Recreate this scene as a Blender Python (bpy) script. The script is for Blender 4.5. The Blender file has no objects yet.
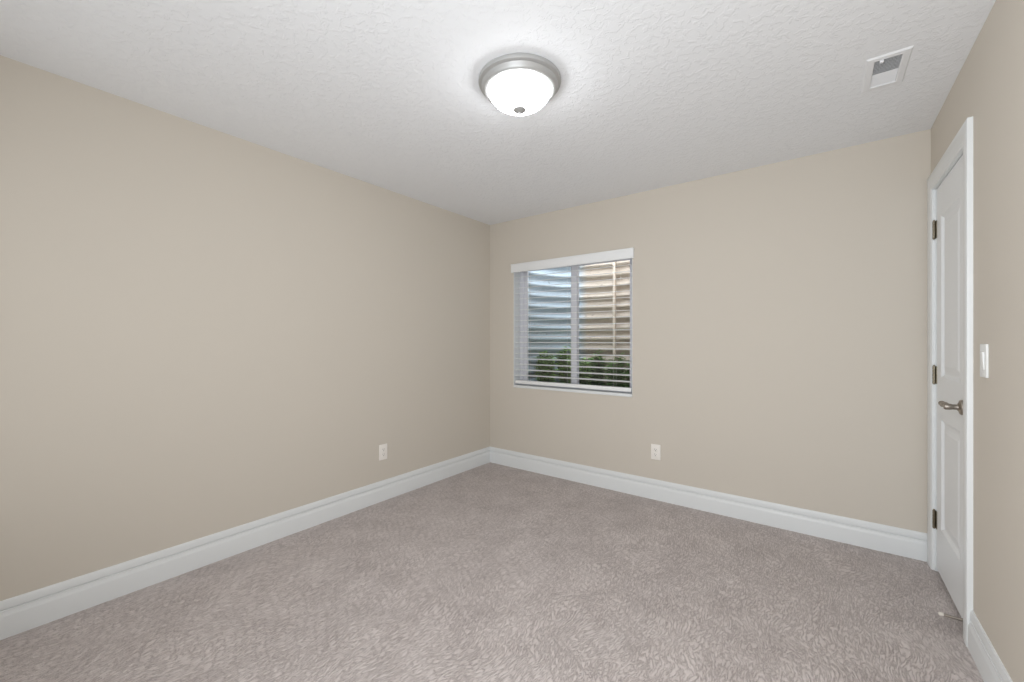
import bpy, bmesh, math, random
from mathutils import Vector, Matrix
PI = math.pi
scene = bpy.context.scene
COL = scene.collection

# ---------------------------------------------------------------- camera, world, lights, exposure
W, H, LEN = 3.237, 2.44, 3.56          # room width (x), height, length (towards -y)
cam_data = bpy.data.cameras.new('camera')
cam = bpy.data.objects.new('camera', cam_data); COL.objects.link(cam)
cam_data.sensor_width = 36.0
cam_data.lens = 415.03 / 1024 * 36
cam_data.clip_start = 0.02
cam.location = (2.7531, -3.2888, 1.2445)
cam.rotation_euler = (PI / 2, 0, 0.6438)
scene.camera = cam

world = bpy.data.worlds.new('world'); scene.world = world
world.use_nodes = True
bg = world.node_tree.nodes['Background']
bg.inputs['Color'].default_value = (0.86, 0.93, 1.0, 1)
bg.inputs['Strength'].default_value = 5.6

# added fill light behind the camera; the wall there has no opening
fill = bpy.data.lights.new('rear_fill', 'AREA'); fill.shape = 'RECTANGLE'; fill.size = 1.0; fill.size_y = 1.9
fill.energy = 30; fill.color = (0.90, 0.95, 1.0)
fillo = bpy.data.objects.new('rear_fill', fill); COL.objects.link(fillo)
fillo.location = (2.5, -LEN + 0.17, 1.25); fillo.rotation_euler = (math.radians(100), 0, 0)
# second, wider fill added at the same closed wall to even the brightness
fill2 = bpy.data.lights.new('wide_rear_fill', 'AREA'); fill2.shape = 'RECTANGLE'; fill2.size = 2.6; fill2.size_y = 1.7
fill2.energy = 11; fill2.color = (0.90, 0.95, 1.0)
fillo2 = bpy.data.objects.new('wide_rear_fill', fill2); COL.objects.link(fillo2)
fillo2.location = (1.5, -LEN + 0.02, 1.30); fillo2.rotation_euler = (math.radians(90), 0, 0)

LAMP_STRENGTH = 18.0
scene.view_settings.view_transform = 'Standard'
scene.view_settings.look = 'None'
scene.view_settings.gamma = 1.0
scene.view_settings.use_curve_mapping = False
scene.view_settings.exposure = 0.11

# ---------------------------------------------------------------- materials
def srgb(r, g, b):
    f = lambda c: (c / 255 / 12.92) if c / 255 <= 0.04045 else ((c / 255 + 0.055) / 1.055) ** 2.4
    return (f(r), f(g), f(b), 1)

def mat(name, col=(0.8, 0.8, 0.8, 1), rough=0.5, metal=0.0, spec=0.5):
    m = bpy.data.materials.new(name); m.use_nodes = True
    b = m.node_tree.nodes['Principled BSDF']
    b.inputs['Base Color'].default_value = col
    b.inputs['Roughness'].default_value = rough
    b.inputs['Metallic'].default_value = metal
    b.inputs['Specular IOR Level'].default_value = spec
    return m

def N(m, typ, **kw):
    n = m.node_tree.nodes.new(typ)
    for k, v in kw.items():
        if k in n.inputs: n.inputs[k].default_value = v
        else: setattr(n, k, v)
    return n
def L(m, a, b): m.node_tree.links.new(a, b)
def BS(m): return m.node_tree.nodes['Principled BSDF']

def ramp(m, fac, stops):
    r = N(m, 'ShaderNodeValToRGB'); e = r.color_ramp.elements
    e[0].position, e[0].color = stops[0]
    e[1].position, e[1].color = stops[-1]
    for p, c in stops[1:-1]:
        x = e.new(p); x.color = c
    L(m, fac, r.inputs['Fac']); return r

def bump_noise(m, scale, strength, dist, detail=3.0):
    tc = N(m, 'ShaderNodeTexCoord')
    n = N(m, 'ShaderNodeTexNoise', Scale=scale, Detail=detail)
    L(m, tc.outputs['Object'], n.inputs['Vector'])
    b = N(m, 'ShaderNodeBump', Strength=strength, Distance=dist)
    L(m, n.outputs['Fac'], b.inputs['Height']); L(m, b.outputs['Normal'], BS(m).inputs['Normal'])
    return n

# beige wall paint with a light orange-peel roller texture
M_WALL = mat('beige_wall_paint', srgb(215, 207, 195), 0.75, spec=0.25)
bump_noise(M_WALL, 140, 0.12, 0.001)

# white knockdown ceiling
M_CEIL = mat('textured_white_ceiling', srgb(243, 244, 246), 0.85, spec=0.2)
tc = N(M_CEIL, 'ShaderNodeTexCoord')
n1 = N(M_CEIL, 'ShaderNodeTexNoise', Scale=30.0, Detail=4.0, Roughness=0.55, Distortion=0.6)
L(M_CEIL, tc.outputs['Object'], n1.inputs['Vector'])
r1 = ramp(M_CEIL, n1.outputs['Fac'], [(0.50, (0, 0, 0, 1)), (0.56, (1, 1, 1, 1))])
n2 = N(M_CEIL, 'ShaderNodeTexNoise', Scale=90.0, Detail=2.0)
L(M_CEIL, tc.outputs['Object'], n2.inputs['Vector'])
mx = N(M_CEIL, 'ShaderNodeMath', operation='MULTIPLY_ADD'); mx.inputs[1].default_value = 0.3
L(M_CEIL, n2.outputs['Fac'], mx.inputs[0]); L(M_CEIL, r1.outputs['Color'], mx.inputs[2])
bp = N(M_CEIL, 'ShaderNodeBump', Strength=0.42, Distance=0.003)
L(M_CEIL, mx.outputs[0], bp.inputs['Height']); L(M_CEIL, bp.outputs['Normal'], BS(M_CEIL).inputs['Normal'])

# warm grey carved-pile carpet: short wavy furrows running along the room
M_CARPET = mat('grey_carved_carpet', srgb(190, 178, 174), 0.95, spec=0.1)
m = M_CARPET
tc = N(m, 'ShaderNodeTexCoord')
wn = N(m, 'ShaderNodeTexNoise', Scale=1.6, Detail=2.0)
L(m, tc.outputs['Object'], wn.inputs['Vector'])
wn2 = N(m, 'ShaderNodeTexNoise', Scale=9.0, Detail=2.0)
L(m, tc.outputs['Object'], wn2.inputs['Vector'])
s1 = N(m, 'ShaderNodeVectorMath', operation='MULTIPLY_ADD')
s1.inputs[1].default_value = (0.28, 0.28, 0.0)
L(m, wn.outputs['Color'], s1.inputs[0]); L(m, tc.outputs['Object'], s1.inputs[2])
s2 = N(m, 'ShaderNodeVectorMath', operation='MULTIPLY_ADD')
s2.inputs[1].default_value = (0.025, 0.025, 0.0)
L(m, wn2.outputs['Color'], s2.inputs[0]); L(m, s1.outputs[0], s2.inputs[2])
mp = N(m, 'ShaderNodeMapping'); mp.inputs['Rotation'].default_value = (0, 0, 0.12)
mp.inputs['Scale'].default_value = (92, 24, 1)
L(m, s2.outputs[0], mp.inputs['Vector'])
st = N(m, 'ShaderNodeTexNoise', Scale=1.0, Detail=2.5, Roughness=0.5)
L(m, mp.outputs[0], st.inputs['Vector'])
fb = N(m, 'ShaderNodeTexNoise', Scale=190.0, Detail=3.0)
L(m, tc.outputs['Object'], fb.inputs['Vector'])
bl = N(m, 'ShaderNodeTexNoise', Scale=5.0, Detail=3.0)
L(m, tc.outputs['Object'], bl.inputs['Vector'])
sb = N(m, 'ShaderNodeMath', operation='SUBTRACT'); sb.inputs[1].default_value = 0.5; L(m, st.outputs['Fac'], sb.inputs[0])
ab = N(m, 'ShaderNodeMath', operation='ABSOLUTE'); L(m, sb.outputs[0], ab.inputs[0])
rs = ramp(m, ab.outputs[0], [(0.0, (0, 0, 0, 1)), (0.03, (0.5, 0.5, 0.5, 1)), (0.10, (0.9, 0.9, 0.9, 1)), (0.2, (1, 1, 1, 1))])
a1 = N(m, 'ShaderNodeMath', operation='MULTIPLY_ADD'); a1.inputs[1].default_value = 0.9
L(m, fb.outputs['Fac'], a1.inputs[0]); L(m, rs.outputs['Color'], a1.inputs[2])
a2 = N(m, 'ShaderNodeMath', operation='MULTIPLY_ADD'); a2.inputs[1].default_value = 0.45
hf = N(m, 'ShaderNodeMath', operation='MULTIPLY'); hf.inputs[1].default_value = 0.42
L(m, a1.outputs[0], hf.inputs[0])
L(m, bl.outputs['Fac'], a2.inputs[0]); L(m, hf.outputs[0], a2.inputs[2])
rc = ramp(m, a2.outputs[0], [(0.35, srgb(172, 161, 157)), (0.66, srgb(200, 189, 185)), (0.92, srgb(218, 208, 204))])
L(m, rc.outputs['Color'], BS(m).inputs['Base Color'])
bp = N(m, 'ShaderNodeBump', Strength=0.75, Distance=0.005)
L(m, a1.outputs[0], bp.inputs['Height']); L(m, bp.outputs['Normal'], BS(m).inputs['Normal'])
BS(m).inputs['Sheen Weight'].default_value = 0.15

M_TRIM = mat('white_semigloss_trim', srgb(234, 236, 236), 0.35, spec=0.4)
bump_noise(M_TRIM, 60, 0.03, 0.0005)
M_DOOR = mat('white_door_paint', srgb(239, 241, 242), 0.38, spec=0.4)
bump_noise(M_DOOR, 90, 0.03, 0.0005)
M_PLATE = mat('white_wall_plate', srgb(250, 245, 238), 0.35)
bump_noise(M_PLATE, 120, 0.02, 0.0003)
M_SWITCH = mat('white_switch_plate', srgb(244, 245, 243), 0.35)
bump_noise(M_SWITCH, 120, 0.02, 0.0003)
M_HOLE = mat('dark_slot', srgb(60, 56, 52), 0.7); bump_noise(M_HOLE, 200, 0.02, 0.0003)
M_NICKEL = mat('brushed_nickel', srgb(158, 150, 141), 0.42, 1.0)
bump_noise(M_NICKEL, 300, 0.05, 0.0003)
M_PAN = mat('satin_nickel_fixture', srgb(184, 184, 183), 0.45, 0.5)
bump_noise(M_PAN, 300, 0.04, 0.0003)
M_HINGE = mat('aged_nickel_hinge', srgb(140, 132, 116), 0.35, 1.0)
bump_noise(M_HINGE, 400, 0.1, 0.0004)
M_RUBBER = mat('white_rubber', srgb(225, 218, 208), 0.6); bump_noise(M_RUBBER, 300, 0.05, 0.0003)
M_BLIND = mat('white_blind', srgb(246, 247, 247), 0.45); bump_noise(M_BLIND, 80, 0.03, 0.0004)
M_CORD = mat('white_cord', srgb(215, 212, 206), 0.8); bump_noise(M_CORD, 900, 0.3, 0.0003)
M_VINYL = mat('white_vinyl_frame', srgb(234, 234, 240), 0.4); bump_noise(M_VINYL, 60, 0.03, 0.0004)
M_VENT = mat('white_enamelled_steel', srgb(240, 241, 243), 0.4); bump_noise(M_VENT, 90, 0.03, 0.0003)
M_DUCT = mat('dark_duct', srgb(70, 68, 66), 0.8); bump_noise(M_DUCT, 60, 0.1, 0.001)

M_LAMP = mat('frosted_lamp_glass', srgb(255, 250, 244), 0.4)

BS(M_LAMP).inputs['Emission Strength'].default_value = LAMP_STRENGTH
lw = N(M_LAMP, 'ShaderNodeTexNoise', Scale=14.0, Detail=2.0)
lr = ramp(M_LAMP, lw.outputs['Fac'], [(0.3, (0.92, 0.95, 0.985, 1)), (0.7, (0.93, 0.96, 0.99, 1))])
L(M_LAMP, lr.outputs['Color'], BS(M_LAMP).inputs['Emission Color'])

# window glass: clear pane with a fresnel reflection
M_GLASS = bpy.data.materials.new('window_glass'); M_GLASS.use_nodes = True
nt = M_GLASS.node_tree; nt.nodes.remove(nt.nodes['Principled BSDF'])
tr = N(M_GLASS, 'ShaderNodeBsdfTransparent'); tr.inputs[0].default_value = (0.95, 0.97, 0.97, 1)
gl = N(M_GLASS, 'ShaderNodeBsdfGlossy', Roughness=0.02)
fr = N(M_GLASS, 'ShaderNodeFresnel', IOR=1.45)
mxs = N(M_GLASS, 'ShaderNodeMixShader')
L(M_GLASS, fr.outputs[0], mxs.inputs[0]); L(M_GLASS, tr.outputs[0], mxs.inputs[1]); L(M_GLASS, gl.outputs[0], mxs.inputs[2])
L(M_GLASS, mxs.outputs[0], nt.nodes['Material Output'].inputs['Surface'])

# corrugated window-well steel: left pane's bluish sky reflection painted into one side, tan on the other
M_WELL = mat('sky_tinted_weathered_galvanised_steel', srgb(190, 196, 200), 0.45, 0.15)
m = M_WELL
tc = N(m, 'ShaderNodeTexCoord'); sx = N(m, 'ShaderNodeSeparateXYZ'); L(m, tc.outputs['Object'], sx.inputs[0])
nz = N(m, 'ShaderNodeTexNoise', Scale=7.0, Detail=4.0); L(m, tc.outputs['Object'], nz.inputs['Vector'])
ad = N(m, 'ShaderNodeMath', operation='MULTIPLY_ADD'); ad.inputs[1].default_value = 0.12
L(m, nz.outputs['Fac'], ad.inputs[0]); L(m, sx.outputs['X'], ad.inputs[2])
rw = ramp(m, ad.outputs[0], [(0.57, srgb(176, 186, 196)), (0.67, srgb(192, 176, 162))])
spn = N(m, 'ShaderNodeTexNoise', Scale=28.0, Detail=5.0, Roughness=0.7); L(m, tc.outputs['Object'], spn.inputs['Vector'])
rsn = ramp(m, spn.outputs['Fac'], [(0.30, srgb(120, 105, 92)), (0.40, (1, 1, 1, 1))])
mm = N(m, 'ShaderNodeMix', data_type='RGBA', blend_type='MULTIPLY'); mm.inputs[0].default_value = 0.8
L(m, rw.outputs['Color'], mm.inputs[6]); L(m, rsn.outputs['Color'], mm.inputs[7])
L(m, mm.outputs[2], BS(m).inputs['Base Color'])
M_SEAM = mat('tan_steel_strip', srgb(232, 214, 198), 0.5, 0.1); bump_noise(M_SEAM, 40, 0.1, 0.0005)
M_SOIL = mat('dark_soil_and_gravel', srgb(70, 62, 52), 0.95)
sn = bump_noise(M_SOIL, 60, 0.8, 0.02, 6)
sr = ramp(M_SOIL, sn.outputs['Fac'], [(0.35, srgb(45, 40, 32)), (0.65, srgb(120, 110, 98))])
L(M_SOIL, sr.outputs['Color'], BS(M_SOIL).inputs['Base Color'])
def leafmat(name, a, b):
    m = mat(name, srgb(*a), 0.45)
    n = N(m, 'ShaderNodeTexNoise', Scale=25.0, Detail=2.0)
    t = N(m, 'ShaderNodeTexCoord'); L(m, t.outputs['Object'], n.inputs['Vector'])
    r = ramp(m, n.outputs['Fac'], [(0.35, srgb(*a)), (0.65, srgb(*b))])
    L(m, r.outputs['Color'], BS(m).inputs['Base Color']); return m
M_LEAF1 = leafmat('green_leaf', (96, 140, 62), (178, 208, 126))
M_LEAF2 = leafmat('deep_green_leaf', (72, 118, 56), (140, 178, 100))
M_STEM = mat('brown_stem', srgb(92, 74, 50), 0.8); bump_noise(M_STEM, 60, 0.3, 0.001)

# ---------------------------------------------------------------- mesh helpers
def box(bm, x0, x1, y0, y1, z0, z1, mtx=None):
    co = [Vector((x, y, z)) for x in (x0, x1) for y in (y0, y1) for z in (z0, z1)]
    if mtx: co = [mtx @ c for c in co]
    v = [bm.verts.new(c) for c in co]
    for f in ((0, 1, 3, 2), (4, 6, 7, 5), (0, 4, 5, 1), (2, 3, 7, 6), (0, 2, 6, 4), (1, 5, 7, 3)):
        bm.faces.new([v[i] for i in f])
    return v

def rbox(bm, x0, x1, y0, y1, z0, z1, r, seg=2, mtx=None):
    """box with rounded edges"""
    b = bmesh.new(); box(b, x0, x1, y0, y1, z0, z1)
    bmesh.ops.bevel(b, geom=b.edges[:], offset=r, segments=seg, affect='EDGES', profile=0.5)
    merge(bm, b, mtx)

def merge(bm, b, mtx=None):
    me = bpy.data.meshes.new('tmp'); 
    if mtx: bmesh.ops.transform(b, matrix=mtx, verts=b.verts[:])
    b.to_mesh(me); b.free(); bm.from_mesh(me); bpy.data.meshes.remove(me)

def lathe(bm, prof, seg=48, mtx=None, cap=True):
    """prof: list of (r, z)"""
    b = bmesh.new(); rings = []
    for r, z in prof:
        if r < 1e-6: rings.append([b.verts.new((0, 0, z))])
        else: rings.append([b.verts.new((r * math.cos(2 * PI * i / seg), r * math.sin(2 * PI * i / seg), z)) for i in range(seg)])
    for A, B in zip(rings, rings[1:]):
        for i in range(seg):
            j = (i + 1) % seg
            if len(A) == 1 and len(B) == 1: continue
            if len(A) == 1: b.faces.new((A[0], B[i], B[j]))
            elif len(B) == 1: b.faces.new((A[i], A[j], B[0]))
            else: b.faces.new((A[i], A[j], B[j], B[i]))
    if cap:
        for R in (rings[0], rings[-1]):
            if len(R) > 1: b.faces.new(R)
    merge(bm, b, mtx)

def tube(bm, pts, rad, seg=10):
    pts = [Vector(p) for p in pts]
    rad = rad if isinstance(rad, (list, tuple)) else [rad] * len(pts)
    rings = []; up = Vector((0, 0, 1))
    for i, p in enumerate(pts):
        t = (pts[min(i + 1, len(pts) - 1)] - pts[max(i - 1, 0)]).normalized()
        u = up if abs(t.dot(up)) < 0.95 else Vector((0, 1, 0))
        a = t.cross(u).normalized(); c = t.cross(a).normalized()
        rings.append([bm.verts.new(p + (a * math.cos(2 * PI * k / seg) + c * math.sin(2 * PI * k / seg)) * rad[i]) for k in range(seg)])
    for A, B in zip(rings, rings[1:]):
        for k in range(seg):
            bm.faces.new((A[k], A[(k + 1) % seg], B[(k + 1) % seg], B[k]))
    bm.faces.new(rings[0]); bm.faces.new(rings[-1])

def sweep(bm, prof, A, B, C, D):
    """profile between two end sections: section(p) gives 3D point for (t, z) at each end"""
    a = [bm.verts.new(A(*p)) for p in prof]; b = [bm.verts.new(B(*p)) for p in prof]
    n = len(prof)
    for i in range(n):
        j = (i + 1) % n
        bm.faces.new((a[i], a[j], b[j], b[i]))
    bm.faces.new(a); bm.faces.new(b)

def obj(name, bm, material, parent=None, smooth=None, label=None):
    bmesh.ops.recalc_face_normals(bm, faces=bm.faces[:])
    if smooth is not None:
        for f in bm.faces: f.smooth = True
        for e in bm.edges:
            if len(e.link_faces) == 2 and e.calc_face_angle(0) > smooth: e.smooth = False
    me = bpy.data.meshes.new(name); bm.to_mesh(me); bm.free()
    mats = material if isinstance(material, (list, tuple)) else [material]
    for x in mats: me.materials.append(x)
    o = bpy.data.objects.new(name, me); COL.objects.link(o)
    if parent: o.parent = parent
    if label: o['label'] = label
    return o

def thing(name, label, cat, loc=(0, 0, 0), rot=(0, 0, 0), group=None, kind=None):
    o = bpy.data.objects.new(name, None); COL.objects.link(o)
    o.empty_display_size = 0.05
    o.location = loc; o.rotation_euler = rot
    if label: o['label'] = label
    if cat: o['category'] = cat
    if group: o['group'] = group
    if kind: o['kind'] = kind
    return o

def struct(name, bm, material, smooth=None, label=None, cat=None):
    o = obj(name, bm, material, None, smooth); o['kind'] = 'structure'
    if label: o['label'] = label
    if cat: o['category'] = cat
    return o

# ---------------------------------------------------------------- room shell
TH = 0.14
WX0, WX1, WZ0, WZ1 = 0.305, 1.510, 0.787, 1.995       # window opening
BT = 0.20                                              # outer wall thickness
DY0, DY1, DZ = -0.754, -0.104, 2.076                   # door opening (y near, y far, top)

b = bmesh.new(); box(b, -TH, W + TH, -LEN - TH, BT, -0.12, 0)
struct('floor', b, M_CARPET, label='grey carved-pile carpet floor', cat='floor')

VX0, VX1, VY0, VY1 = 2.928, 3.016, -0.942, -0.714      # vent opening
b = bmesh.new()
box(b, -TH, VX0, -LEN - TH, BT, H, H + 0.12); box(b, VX1, W + TH, -LEN - TH, BT, H, H + 0.12)
box(b, VX0, VX1, -LEN - TH, VY0, H, H + 0.12); box(b, VX0, VX1, VY1, BT, H, H + 0.12)
box(b, VX0, VX1, VY0, VY1, H + 0.10, H + 0.12)
struct('ceiling', b, M_CEIL, label='white knockdown-textured ceiling', cat='ceiling')

b = bmesh.new(); box(b, -TH, 0, -LEN, 0, 0, H)
struct('wall_left', b, M_WALL, label='long plain beige wall on the left', cat='wall')
b = bmesh.new()
box(b, -TH, WX0, 0, BT, 0, H); box(b, WX1, W + TH, 0, BT, 0, H)
box(b, WX0, WX1, 0, BT, 0, WZ0); box(b, WX0, WX1, 0, BT, WZ1, H)
struct('wall_back', b, M_WALL, label='beige wall with the window', cat='wall')
b = bmesh.new()
box(b, W, W + TH, -LEN, DY0, 0, H); box(b, W, W + TH, DY1, 0, 0, H)
box(b, W, W + TH, DY0, DY1, DZ, H); box(b, W + 0.09, W + TH, DY0, DY1, 0, DZ)
struct('wall_right', b, M_WALL, label='beige wall with the white door', cat='wall')
b = bmesh.new(); box(b, -TH, W + TH, -LEN - TH, -LEN, 0, H)
struct('wall_front', b, M_WALL, label='beige wall behind the viewer', cat='wall')

# baseboards (tall colonial profile: flat face, cove, groove, slim top band)
BP = [(0, 0), (0.016, 0), (0.016, 0.090), (0.0152, 0.094), (0.0115, 0.103), (0.0105, 0.110), (0.0110, 0.114),
      (0.0100, 0.1155), (0.0045, 0.1165), (0.0042, 0.1215), (0.0105, 0.1225), (0.0105, 0.129), (0.0095, 0.133),
      (0.0095, 0.142), (0.0075, 0.148), (0.0065, 0.154), (0.005, 0.1565), (0, 0.1565)]
def baseboard(name, A, B, label):
    b = bmesh.new(); sweep(b, BP, A, B, None, None)
    o = struct(name, b, M_TRIM, smooth=0.6, label=label, cat='baseboard')
baseboard('baseboard_left', lambda t, z: (t, -t, z), lambda t, z: (t, -LEN + t, z), 'white baseboard along the left wall')
baseboard('baseboard_back', lambda t, z: (t, -t, z), lambda t, z: (W - 0.001, -t, z), 'white baseboard under the window wall')
baseboard('baseboard_right', lambda t, z: (W - t, -0.829, z), lambda t, z: (W - t, -LEN + t, z), 'white baseboard on the right beyond the door casing')
baseboard('baseboard_front', lambda t, z: (t, -LEN + t, z), lambda t, z: (W - t, -LEN + t, z), 'white baseboard behind the viewer')

# door casing (mitred, stepped profile).  u: distance outward from the opening, t: protrusion
CP = [(0.0, 0.0), (0.0, 0.011), (0.003, 0.013), (0.010, 0.0135), (0.013, 0.0155), (0.040, 0.0175), (0.048, 0.0185),
      (0.080, 0.0185), (0.083, 0.017), (0.084, 0.015), (0.084, 0.0)]
b = bmesh.new()
IY0, IY1, IZ = DY0 + 0.008, DY1 - 0.008, DZ - 0.008
def sec(f): return [b.verts.new(f(u, t)) for u, t in CP]
S = [sec(lambda u, t: (W - t, IY0 - u, 0)), sec(lambda u, t: (W - t, IY0 - u, IZ + u)),
     sec(lambda u, t: (W - t, IY1 + u, IZ + u)), sec(lambda u, t: (W - t, IY1 + u, 0))]
for A, B in zip(S, S[1:]):
    for i in range(len(CP)):
        j = (i + 1) % len(CP); b.faces.new((A[i], A[j], B[j], B[i]))
b.faces.new(S[0]); b.faces.new(S[-1])
struct('trim_1', b, M_TRIM, smooth=0.5, label='white casing around the door', cat='door casing')
# jamb
b = bmesh.new()
box(b, W + 0.0, W + 0.089, DY0, DY0 + 0.012, 0, DZ); box(b, W, W + 0.089, DY1 - 0.012, DY1, 0, DZ)
box(b, W, W + 0.089, DY0 + 0.012, DY1 - 0.012, DZ - 0.012, DZ)
for (a, c) in ((DY0 + 0.012, DY0 + 0.022), (DY1 - 0.022, DY1 - 0.012)): box(b, W + 0.045, W + 0.08, a, c, 0, DZ - 0.012)
struct('trim_2', b, M_TRIM, label='white door jamb inside the casing', cat='door jamb')

# ---------------------------------------------------------------- door
door = thing('door_1', 'closed white two-panel door with lever handle', 'door', (W + 0.004, (DY0 + DY1) / 2, 0.022), kind='structure')
dw = (DY1 - DY0) / 2 - 0.015; dh = DZ - 0.012 - 0.004 - 0.022
def door_slab():
    """front skin (facing -x) with two moulded panels: grid of rectangles with stepped insets"""
    b = bmesh.new()
    panels = [(-dw + 0.137, dw - 0.105, 1.030, dh - 0.162), (-dw + 0.137, dw - 0.105, 0.235, 0.820)]
    ys = [-dw, panels[0][0], panels[0][1], dw]
    zs = [0, panels[1][2], panels[1][3], panels[0][2], panels[0][3], dh]
    V = {}
    def v(x, y, z):
        k = (round(x, 5), round(y, 5), round(z, 5))
        if k not in V: V[k] = b.verts.new(k)
        return V[k]
    def ring(r0, x0, r1, x1):
        p = [(r0[0], r0[2]), (r0[1], r0[2]), (r0[1], r0[3]), (r0[0], r0[3])]
        q = [(r1[0], r1[2]), (r1[1], r1[2]), (r1[1], r1[3]), (r1[0], r1[3])]
        for i in range(4):
            j = (i + 1) % 4
            b.faces.new((v(x0, *p[i]), v(x0, *p[j]), v(x1, *q[j]), v(x1, *q[i])))
    def inset(r, d): return (r[0] + d, r[1] - d, r[2] + d, r[3] - d)
    for i in range(3):
        for j in range(5):
            rect = (ys[i], ys[i + 1], zs[j], zs[j + 1])
            if i == 1 and j in (1, 3):
                steps = [(0, 0), (0.006, 0.001), (0.012, 0.006), (0.018, 0.0105), (0.026, 0.0115), (0.034, 0.011), (0.060, 0.005), (0.066, 0.0045)]
                for (d0, x0), (d1, x1) in zip(steps, steps[1:]):
                    ring(inset(rect, d0), x0, inset(rect, d1), x1)
                r = inset(rect, steps[-1][0]); x = steps[-1][1]
                b.faces.new((v(x, r[0], r[2]), v(x, r[1], r[2]), v(x, r[1], r[3]), v(x, r[0], r[3])))
            else:
                b.faces.new((v(0, rect[0], rect[2]), v(0, rect[1], rect[2]), v(0, rect[1], rect[3]), v(0, rect[0], rect[3])))
    t = 0.035
    # sides and back
    per = [(y, 0) for y in ys] + [(dw, z) for z in zs[1:]] + [(y, dh) for y in reversed(ys[:-1])] + [(-dw, z) for z in reversed(zs[1:-1])]
    for (p, q) in zip(per, per[1:] + per[:1]):
        b.faces.new((v(0, *p), v(0, *q), v(t, *q), v(t, *p)))
    b.faces.new([v(t, *p) for p in per])
    return b
obj('door_panel', door_slab(), M_DOOR, door)
# hinges: knuckle barrel with finials and the two visible leaf edges
def hinge(z):
    b = bmesh.new()
    y = dw + 0.002; x = -0.0085; h = 0.096
    for k in range(5):
        a = z - h / 2 + k * h / 5
        lathe(b, [(0.0, a + 0.0006), (0.0058, a + 0.0006), (0.0066, a + 0.0014), (0.0066, a + h / 5 - 0.0014), (0.0058, a + h / 5 - 0.0006), (0.0, a + h / 5 - 0.0006)], 16, Matrix.Translation((x, y, 0)))
    lathe(b, [(0.0, z + h / 2), (0.0045, z + h / 2), (0.0048, z + h / 2 + 0.003), (0.002, z + h / 2 + 0.006), (0, z + h / 2 + 0.0065)], 16, Matrix.Translation((x, y, 0)))
    lathe(b, [(0.0, z - h / 2 - 0.0045), (0.002, z - h / 2 - 0.004), (0.0045, z - h / 2 - 0.002), (0.0045, z - h / 2), (0, z - h / 2)], 16, Matrix.Translation((x, y, 0)))
    box(b, x, 0.012, y - 0.0012, y + 0.0012, z - h / 2 + 0.001, z + h / 2 - 0.001)
    box(b, -0.0022, 0.0, y - 0.022, y, z - h / 2 + 0.001, z + h / 2 - 0.001)
    for dz in (-0.03, 0, 0.03):
        lathe(b, [(0, 0), (0.0035, 0), (0.0028, 0.0012), (0, 0.0014)], 12, Matrix.Translation((-0.0022, y - 0.014, z + dz)) @ Matrix.Rotation(-PI / 2, 4, 'Y'))
    obj('hinge', b, M_HINGE, door, smooth=0.6)
for z in (0.258, 1.039, 1.824): hinge(z)
# lever handle
hz, hy = 0.934, -dw + 0.062
handle = bpy.data.objects.new('door_handle', None); COL.objects.link(handle); handle.parent = door
handle.location = (0, hy, hz); handle['label'] = 'brushed nickel lever handle'
b = bmesh.new()
RX = Matrix.Rotation(-PI / 2, 4, 'Y')
lathe(b, [(0, 0), (0.032, 0), (0.033, 0.003), (0.0325, 0.010), (0.030, 0.014), (0.022, 0.0165), (0.016, 0.020), (0.0, 0.020)], 40, RX)
obj('rose', b, M_NICKEL, handle, smooth=0.6)
b = bmesh.new()
lathe(b, [(0.0, 0.011), (0.015, 0.011), (0.0125, 0.016), (0.0115, 0.036), (0.0135, 0.042), (0.0140, 0.058), (0.011, 0.063), (0.0, 0.064)], 28, RX)
pts = []; rr = []
for i in range(15):
    s = i / 14
    pts.append((-0.052 - 0.004 * math.sin(s * PI), 0.0 + 0.102 * s, 0.004 * math.sin(s * 2 * PI) + 0.002))
    rr.append(0.0105 + 0.0015 * math.cos(s * PI) + (0.0035 if s > 0.8 else 0) * (s - 0.8) / 0.2)
tube(b, pts, rr, 14)
for v_ in b.verts:
    pass
obj('lever', b, M_NICKEL, handle, smooth=0.7)

# rigid door stop on the bottom rail of the door
sp = Vector((W + 0.004, -0.703, 0.047))
stop = thing('door_stop', 'small nickel rod door stop with white tip at the foot of the door', 'door stop', sp)
b = bmesh.new(); lathe(b, [(0, 0), (0.013, 0), (0.0125, 0.003), (0.008, 0.006), (0, 0.006)], 24, RX)
obj('base_plate', b, M_NICKEL, stop, smooth=0.6)
b = bmesh.new(); tube(b, [(-0.005, 0, 0), (-0.03, 0, 0), (-0.07, 0, 0)], [0.0075, 0.0060, 0.0062], 14)
obj('rod', b, M_NICKEL, stop, smooth=0.7)
b = bmesh.new(); lathe(b, [(0, 0.068), (0.0075, 0.068), (0.0085, 0.071), (0.0085, 0.079), (0.006, 0.083), (0, 0.084)], 20, RX)
obj('rubber_tip', b, M_RUBBER, stop, smooth=0.6, label='white rubber tip')

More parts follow.
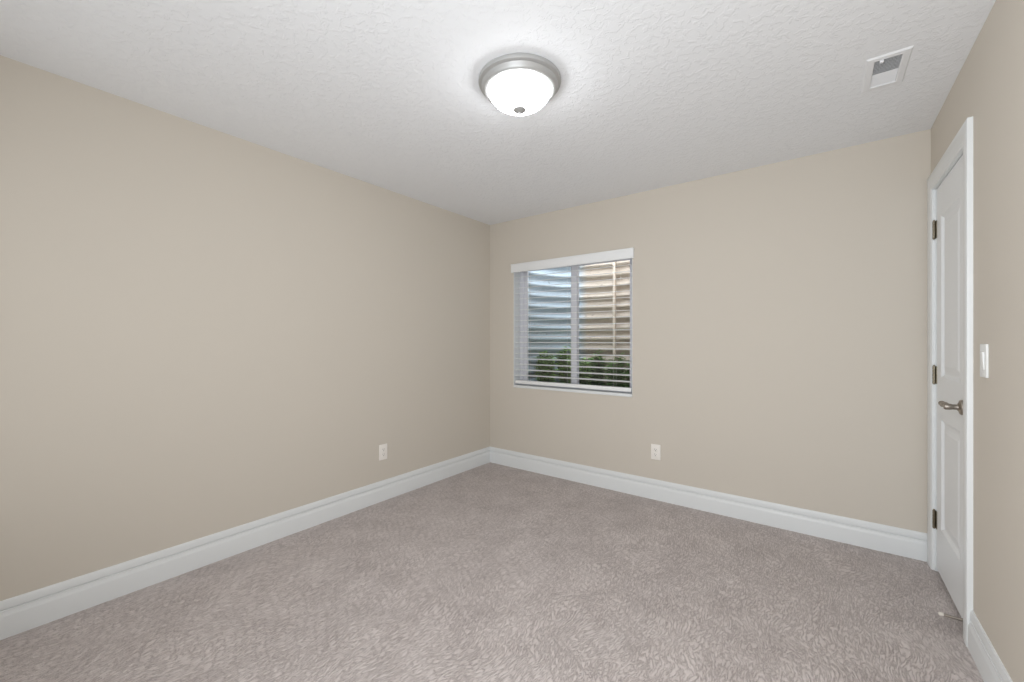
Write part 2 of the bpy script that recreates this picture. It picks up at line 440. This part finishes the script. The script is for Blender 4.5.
# ---------------------------------------------------------------- window
win = thing('window_1', 'white sliding window behind the blind', 'window', ((WX0 + WX1) / 2, 0.10, WZ0), kind='structure')
ww = (WX1 - WX0) / 2; wh = WZ1 - WZ0
def frame_bm(x0, x1, z0, z1, y0, y1, wl, wr, wd, r=0.003):
    b = bmesh.new()
    rbox(b, x0, x0 + wl, y0, y1, z0, z1, r); rbox(b, x1 - wr, x1, y0, y1, z0, z1, r)
    rbox(b, x0 + wl - .001, x1 - wr + .001, y0, y1, z0, z0 + wd, r); rbox(b, x0 + wl - .001, x1 - wr + .001, y0, y1, z1 - wd, z1, r)
    return b
obj('window_frame', frame_bm(-ww, ww, 0, wh, 0.0, 0.075, 0.042, 0.042, 0.028), M_VINYL, win, smooth=0.5)
f = obj('sash', frame_bm(-ww + 0.042, 0.034, 0.028, wh - 0.028, 0.012, 0.040, 0.043, 0.058, 0.028), M_VINYL, win, smooth=0.5)
b = bmesh.new(); box(b, -ww + 0.083, -0.022, 0.022, 0.028, 0.054, wh - 0.054); obj('pane', b, M_GLASS, f)
f = obj('sash', frame_bm(-0.014, ww - 0.042, 0.028, wh - 0.028, 0.042, 0.070, 0.046, 0.036, 0.028), M_VINYL, win, smooth=0.5)
b = bmesh.new(); box(b, 0.030, ww - 0.076, 0.054, 0.060, 0.054, wh - 0.054); obj('pane', b, M_GLASS, f)
# white stool board lying in the recess, nosing just proud of the wall
b = bmesh.new(); rbox(b, -ww + 0.001, ww - 0.001, -0.106, 0.0, 0.0, 0.024, 0.004)
obj('window_sill', b, M_TRIM, win, smooth=0.5)
# painted white side and top liners of the recess
b = bmesh.new()
box(b, -ww, -ww + 0.004, -0.0995, -0.0005, 0.024, wh); 
box(b, ww - 0.004, ww, -0.0995, -0.0005, 0.024, wh)
obj('reveal_liner', b, M_TRIM, win)

# ---------------------------------------------------------------- blind
blind = thing('window_blind', 'white horizontal slat blind with valance hanging in the window, slats open', 'window blind', ((WX0 + WX1) / 2, 0.030, WZ0))
b = bmesh.new()
v0, v1 = 1.916 - WZ0, 2.000 - WZ0
rbox(b, -0.622, 0.618, -0.052, -0.040, v0, v1, 0.003)
rbox(b, -0.622, -0.612, -0.042, -0.031, v0, v1, 0.002); rbox(b, 0.608, 0.618, -0.042, -0.031, v0, v1, 0.002)
rbox(b, -0.6225, 0.6185, -0.0545, -0.050, v1 - 0.012, v1, 0.002)
obj('valance', b, M_BLIND, blind, smooth=0.5)
b = bmesh.new(); rbox(b, -0.590, 0.590, -0.026, 0.030, wh - 0.045, wh - 0.003, 0.003)
obj('head_rail', b, M_BLIND, blind, smooth=0.5)
PITCH = 0.0535; NS = 19; Z1 = 0.118
TILT = math.radians(7)
SL = 0.590
sm = None
def slat_mesh():
    b = bmesh.new(); n = 8; t = 0.0028; top = []; bot = []
    for i in range(n + 1):
        y = -0.0245 + 0.049 * i / n
        c = 0.0022 * (1 - (y / 0.0245) ** 2)
        top.append((y, c + t / 2)); bot.append((y, c - t / 2))
    prof = top + bot[::-1]
    A = [b.verts.new((-SL, y, z)) for y, z in prof]; B = [b.verts.new((SL, y, z)) for y, z in prof]
    for i in range(len(prof)):
        j = (i + 1) % len(prof); b.faces.new((A[i], A[j], B[j], B[i]))
    b.faces.new(A); b.faces.new(B); return b
first = obj('slat', slat_mesh(), M_BLIND, blind, smooth=0.6)
for k in range(NS):
    o = first if k == 0 else first.copy()
    if k: COL.objects.link(o); o.parent = blind
    o.location = (0, 0, Z1 + 0.005 + PITCH * k); o.rotation_euler = (TILT, 0, 0)
b = bmesh.new(); rbox(b, -SL, SL, -0.026, 0.026, 0.040, 0.072, 0.005); obj('bottom_rail', b, M_BLIND, blind, smooth=0.5)
for x in (-0.44, 0.0, 0.44):
    b = bmesh.new()
    for y in (-0.0275, 0.0275): tube(b, [(x, y, 0.06), (x, y, wh - 0.04)], 0.0009, 6)
    for k in range(NS): tube(b, [(x, -0.0275, Z1 + PITCH * k), (x, 0.0275, Z1 + PITCH * k + 0.004)], 0.0006, 5)
    obj('ladder_cord', b, M_CORD, blind)
b = bmesh.new(); tube(b, [(0.505, -0.034, wh - 0.05), (0.506, -0.036, wh - 0.22)], 0.0010, 6)
lathe(b, [(0, 0), (0.004, 0.002), (0.0065, 0.012), (0.003, 0.03), (0, 0.031)], 14, Matrix.Translation((0.506, -0.036, wh - 0.248)))
obj('lift_cord', b, M_CORD, blind, smooth=0.6)

# ---------------------------------------------------------------- outside: window well, soil and plants
GZ = 0.55
b = bmesh.new(); box(b, -0.10, 1.95, BT, 1.45, GZ - 0.1, GZ)
o = struct('ground', b, M_SOIL, label='dark soil in the window well', cat='ground')
CX, RA, RB, TOP = 0.905, 0.68, 0.83, 2.34
b = bmesh.new()
na, nz_ = 48, 128; rows = []
for layer in (0, 1):
    g = []
    for i in range(na + 1):
        a = PI * i / na; col = []
        for k in range(nz_ + 1):
            z = GZ - 0.05 + (TOP - GZ + 0.05) * k / nz_
            off = 0.021 * math.sin(2 * PI * z / 0.118) + layer * 0.004
            # superellipse plan
            ca, sa = math.cos(a), math.sin(a); e = 0.78
            px = CX - (RA + off) * math.copysign(abs(ca) ** e, ca); py = BT + 0.003 + (RB + off) * abs(sa) ** e
            col.append(b.verts.new((px, py, z)))
        g.append(col)
    rows.append(g)
for g in rows:
    for i in range(na):
        for k in range(nz_): b.faces.new((g[i][k], g[i + 1][k], g[i + 1][k + 1], g[i][k + 1]))
for i in range(na):
    for k in (0, nz_): b.faces.new((rows[0][i][k], rows[0][i + 1][k], rows[1][i + 1][k], rows[1][i][k]))
for i in (0, na):
    for k in range(nz_): b.faces.new((rows[0][i][k], rows[0][i][k + 1], rows[1][i][k + 1], rows[1][i][k]))
well = thing('window_well', 'curved corrugated steel window well outside the window', 'window well', (0, 0, 0))
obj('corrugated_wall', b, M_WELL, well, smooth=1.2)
b = bmesh.new()
rbox(b, 0.917, 0.944, BT + RB - 0.045, BT + RB - 0.022, GZ, TOP, 0.003)
for z in [0.8 + 0.236 * i for i in range(7)]:
    lathe(b, [(0, 0), (0.009, 0), (0.008, 0.006), (0, 0.007)], 6, Matrix.Translation((0.9305, BT + RB - 0.045, z)) @ Matrix.Rotation(PI / 2, 4, 'X'))
obj('seam_strip', b, M_SEAM, well, label='tan vertical strip with bolts')

rnd = random.Random(4)
def plant(x, y, h, r, nst, label, lm):
    t = thing('leafy_plant', label, 'plant', (x, y, GZ), group='plants in the window well')
    bs = bmesh.new(); bl = bmesh.new()
    for s in range(nst):
        a = rnd.uniform(0, 2 * PI); rr = r * math.sqrt(rnd.uniform(0.05, 1)); hh = h * rnd.uniform(0.7, 1.0) * (1 - 0.25 * (rr / r))
        pts = []
        for i in range(6):
            q = i / 5
            pts.append(Vector((math.cos(a) * rr * (0.25 + 0.75 * q ** 1.3), math.sin(a) * rr * (0.25 + 0.75 * q ** 1.3), hh * q)))
        tube(bs, pts, [0.004 * (1 - 0.6 * i / 5) for i in range(6)], 5)
        nl = int(hh / 0.015)
        for k in range(nl):
            q = 0.15 + 0.85 * k / nl; i = min(int(q * 5), 4); f_ = q * 5 - i
            base = pts[i].lerp(pts[i + 1], f_)
            az = k * 2.4 + rnd.uniform(-.4, .4); ln = rnd.uniform(0.045, 0.080); wd = ln * 0.24
            d = Vector((math.cos(az), math.sin(az), rnd.uniform(-0.1, 0.7))).normalized()
            side = d.cross(Vector((0, 0, 1))).normalized(); nrm = side.cross(d).normalized()
            P = [base, base + d * ln * .35 + side * wd + nrm * .004, base + d * ln * .7 + side * wd * .8, base + d * ln - nrm * .006,
                 base + d * ln * .7 - side * wd * .8, base + d * ln * .35 - side * wd + nrm * .004]
            mid1 = base + d * ln * .35 - nrm * .003; mid2 = base + d * ln * .7 - nrm * .004
            v = [bl.verts.new(p) for p in P]; m1 = bl.verts.new(mid1); m2 = bl.verts.new(mid2)
            for fc in ((v[0], v[1], m1), (v[1], v[2], m2, m1), (v[2], v[3], m2), (v[3], v[4], m2), (v[4], v[5], m1, m2), (v[5], v[0], m1)): bl.faces.new(fc)
    obj('stem', bs, M_STEM, t); obj('foliage', bl, lm, t)
plant(0.43, 0.38, 0.70, 0.105, 48, 'bright green leafy plant nearest the left end of the window', M_LEAF1)
plant(0.52, 0.70, 0.72, 0.11, 50, 'bright green leafy plant outside the middle of the left pane', M_LEAF1)
plant(0.79, 0.50, 0.60, 0.10, 36, 'green leafy plant just left of the centre rail', M_LEAF1)
plant(0.80, 0.83, 0.66, 0.10, 36, 'deep green plant behind the centre rail against the steel well', M_LEAF2)
plant(1.08, 0.70, 0.64, 0.10, 36, 'deep green plant outside the middle of the right pane', M_LEAF2)
plant(1.33, 0.52, 0.60, 0.09, 32, 'deep green plant at the right end of the window', M_LEAF2)

# ---------------------------------------------------------------- wall plates
def outlet(loc, rotz, label):
    """duplex receptacle, built facing -y"""
    t = thing('power_outlet', label, 'power outlet', loc, (0, 0, rotz), 'power outlets')
    b = bmesh.new(); rbox(b, -0.037, 0.037, -0.006, 0, -0.0605, 0.0605, 0.0028, 3)
    lathe(b, [(0, 0), (0.0032, 0), (0.0026, 0.0012), (0, 0.0014)], 14, Matrix.Translation((0, -0.006, 0)) @ Matrix.Rotation(PI / 2, 4, 'X'))
    obj('cover_plate', b, M_PLATE, t, smooth=0.6)
    for s in (-1, 1):
        b = bmesh.new(); rbox(b, -0.0165, 0.0165, -0.0085, -0.0055, s * 0.0195 - 0.014, s * 0.0195 + 0.014, 0.0012, 3)
        r = obj('receptacle', b, M_PLATE, t, smooth=0.6)
        b = bmesh.new()
        box(b, -0.0075, -0.0055, -0.0088, -0.0083, s * 0.0195 - 0.001, s * 0.0195 + 0.008)
        box(b, 0.0055, 0.0075, -0.0088, -0.0083, s * 0.0195 - 0.000, s * 0.0195 + 0.007)
        lathe(b, [(0, 0), (0.0027, 0), (0.0027, 0.0004), (0, 0.0004)], 12, Matrix.Translation((0, -0.0084, s * 0.0195 - 0.0075)) @ Matrix.Rotation(PI / 2, 4, 'X'))
        obj('slots', b, M_HOLE, r, label='dark slots')
    return t
outlet((0, -1.300, 0.378), PI / 2, 'white power outlet on the long left wall above the baseboard')
outlet((1.699, 0, 0.372), 0, 'white power outlet on the back wall below and right of the window')

t = thing('light_switch', 'white rocker light switch on the right wall beside the door casing', 'light switch', (W, -0.990, 1.171), (0, 0, -PI / 2))
b = bmesh.new()
rbox(b, -0.040, 0.040, -0.007, 0, -0.0625, 0.0625, 0.0028, 3)
for s in (-1, 1): lathe(b, [(0, 0), (0.0032, 0), (0.0026, 0.0012), (0, 0.0014)], 14, Matrix.Translation((0, -0.006, s * 0.048)) @ Matrix.Rotation(PI / 2, 4, 'X'))
obj('cover_plate', b, M_SWITCH, t, smooth=0.6)
b = bmesh.new(); rbox(b, -0.0165, 0.0165, -0.0105, -0.0055, -0.033, 0.033, 0.0015, 3, Matrix.Rotation(math.radians(3), 4, 'X'))
obj('rocker', b, M_SWITCH, t, smooth=0.6)

# ---------------------------------------------------------------- ceiling light
lx, ly = 1.637, -1.743
lamp = thing('ceiling_light', 'round flush-mount ceiling light with nickel pan and glowing frosted glass bowl', 'ceiling light', (lx, ly, H))
b = bmesh.new()
lathe(b, [(0, 0), (0.183, 0), (0.188, -0.003), (0.189, -0.012), (0.187, -0.019), (0.181, -0.023), (0.175, -0.025), (0.172, -0.031),
          (0.170, -0.040), (0.165, -0.047), (0.157, -0.050), (0.149, -0.050), (0.145, -0.044), (0.0, -0.044)], 96)
obj('pan', b, M_PAN, lamp, smooth=0.7)
b = bmesh.new(); R = 0.143; D = 0.086
prof = [(R * math.cos(PI / 2 * i / 20) if i < 20 else 0, -0.0455 - D * math.sin(PI / 2 * i / 20)) for i in range(21)]
lathe(b, prof, 96, cap=True)
obj('glass_bowl', b, M_LAMP, lamp, smooth=1.3)
b = bmesh.new()
z = -0.0455 - D
lathe(b, [(0, z + 0.006), (0.026, z + 0.004), (0.030, z - 0.001), (0.029, z - 0.005), (0.018, z - 0.012), (0.009, z - 0.015), (0.006, z - 0.017), (0.007, z - 0.021), (0.005, z - 0.025), (0, z - 0.027)], 32)
obj('finial', b, M_PAN, lamp, smooth=0.7)

# ---------------------------------------------------------------- ceiling vent
vcx, vcy = (VX0 + VX1) / 2, (VY0 + VY1) / 2
vent = thing('ceiling_vent', 'white rectangular air register in the ceiling near the door', 'ceiling vent', (vcx, vcy, H))
hx, hy_ = (VX1 - VX0) / 2, (VY1 - VY0) / 2; ex = 0.030
b = bmesh.new()
def vr(r, z): return [b.verts.new((x, y, z)) for x, y in ((-hx - r, -hy_ - r), (hx + r, -hy_ - r), (hx + r, hy_ + r), (-hx - r, hy_ + r))]
rg = [vr(0, 0.004), vr(0, -0.006), vr(0.004, -0.0075), vr(ex - 0.006, -0.006), vr(ex, 0.0)]
for A, B in zip(rg, rg[1:]):
    for i in range(4): b.faces.new((A[i], A[(i + 1) % 4], B[(i + 1) % 4], B[i]))
rg2 = [rg[-1], rg[0]]
for i in range(4): b.faces.new((rg[-1][i], rg[-1][(i + 1) % 4], rg[0][(i + 1) % 4], rg[0][i]))
obj('face_frame', b, M_VENT, vent)
nlv = 20
for k in range(nlv):
    y = -hy_ + (k + 0.5) * 2 * hy_ / nlv
    ang = math.radians(-48 if k < nlv * 0.55 else 64)
    b = bmesh.new(); box(b, -hx + 0.0005, hx - 0.0005, -0.0006, 0.0006, -0.0065, 0.0065, Matrix.Translation((0, y, 0.001)) @ Matrix.Rotation(ang, 4, 'X'))
    obj('louver', b, M_VENT, vent)
b = bmesh.new(); box(b, -hx + .001, hx - .001, -hy_ + .001, hy_ - .001, 0.060, 0.064); obj('duct_back', b, M_DUCT, vent)
b = bmesh.new(); rbox(b, -hx + 0.016, -hx + 0.030, -hy_ - 0.002, -hy_ + 0.012, -0.014, -0.004, 0.002); obj('damper_lever', b, M_VENT, vent, smooth=0.5)
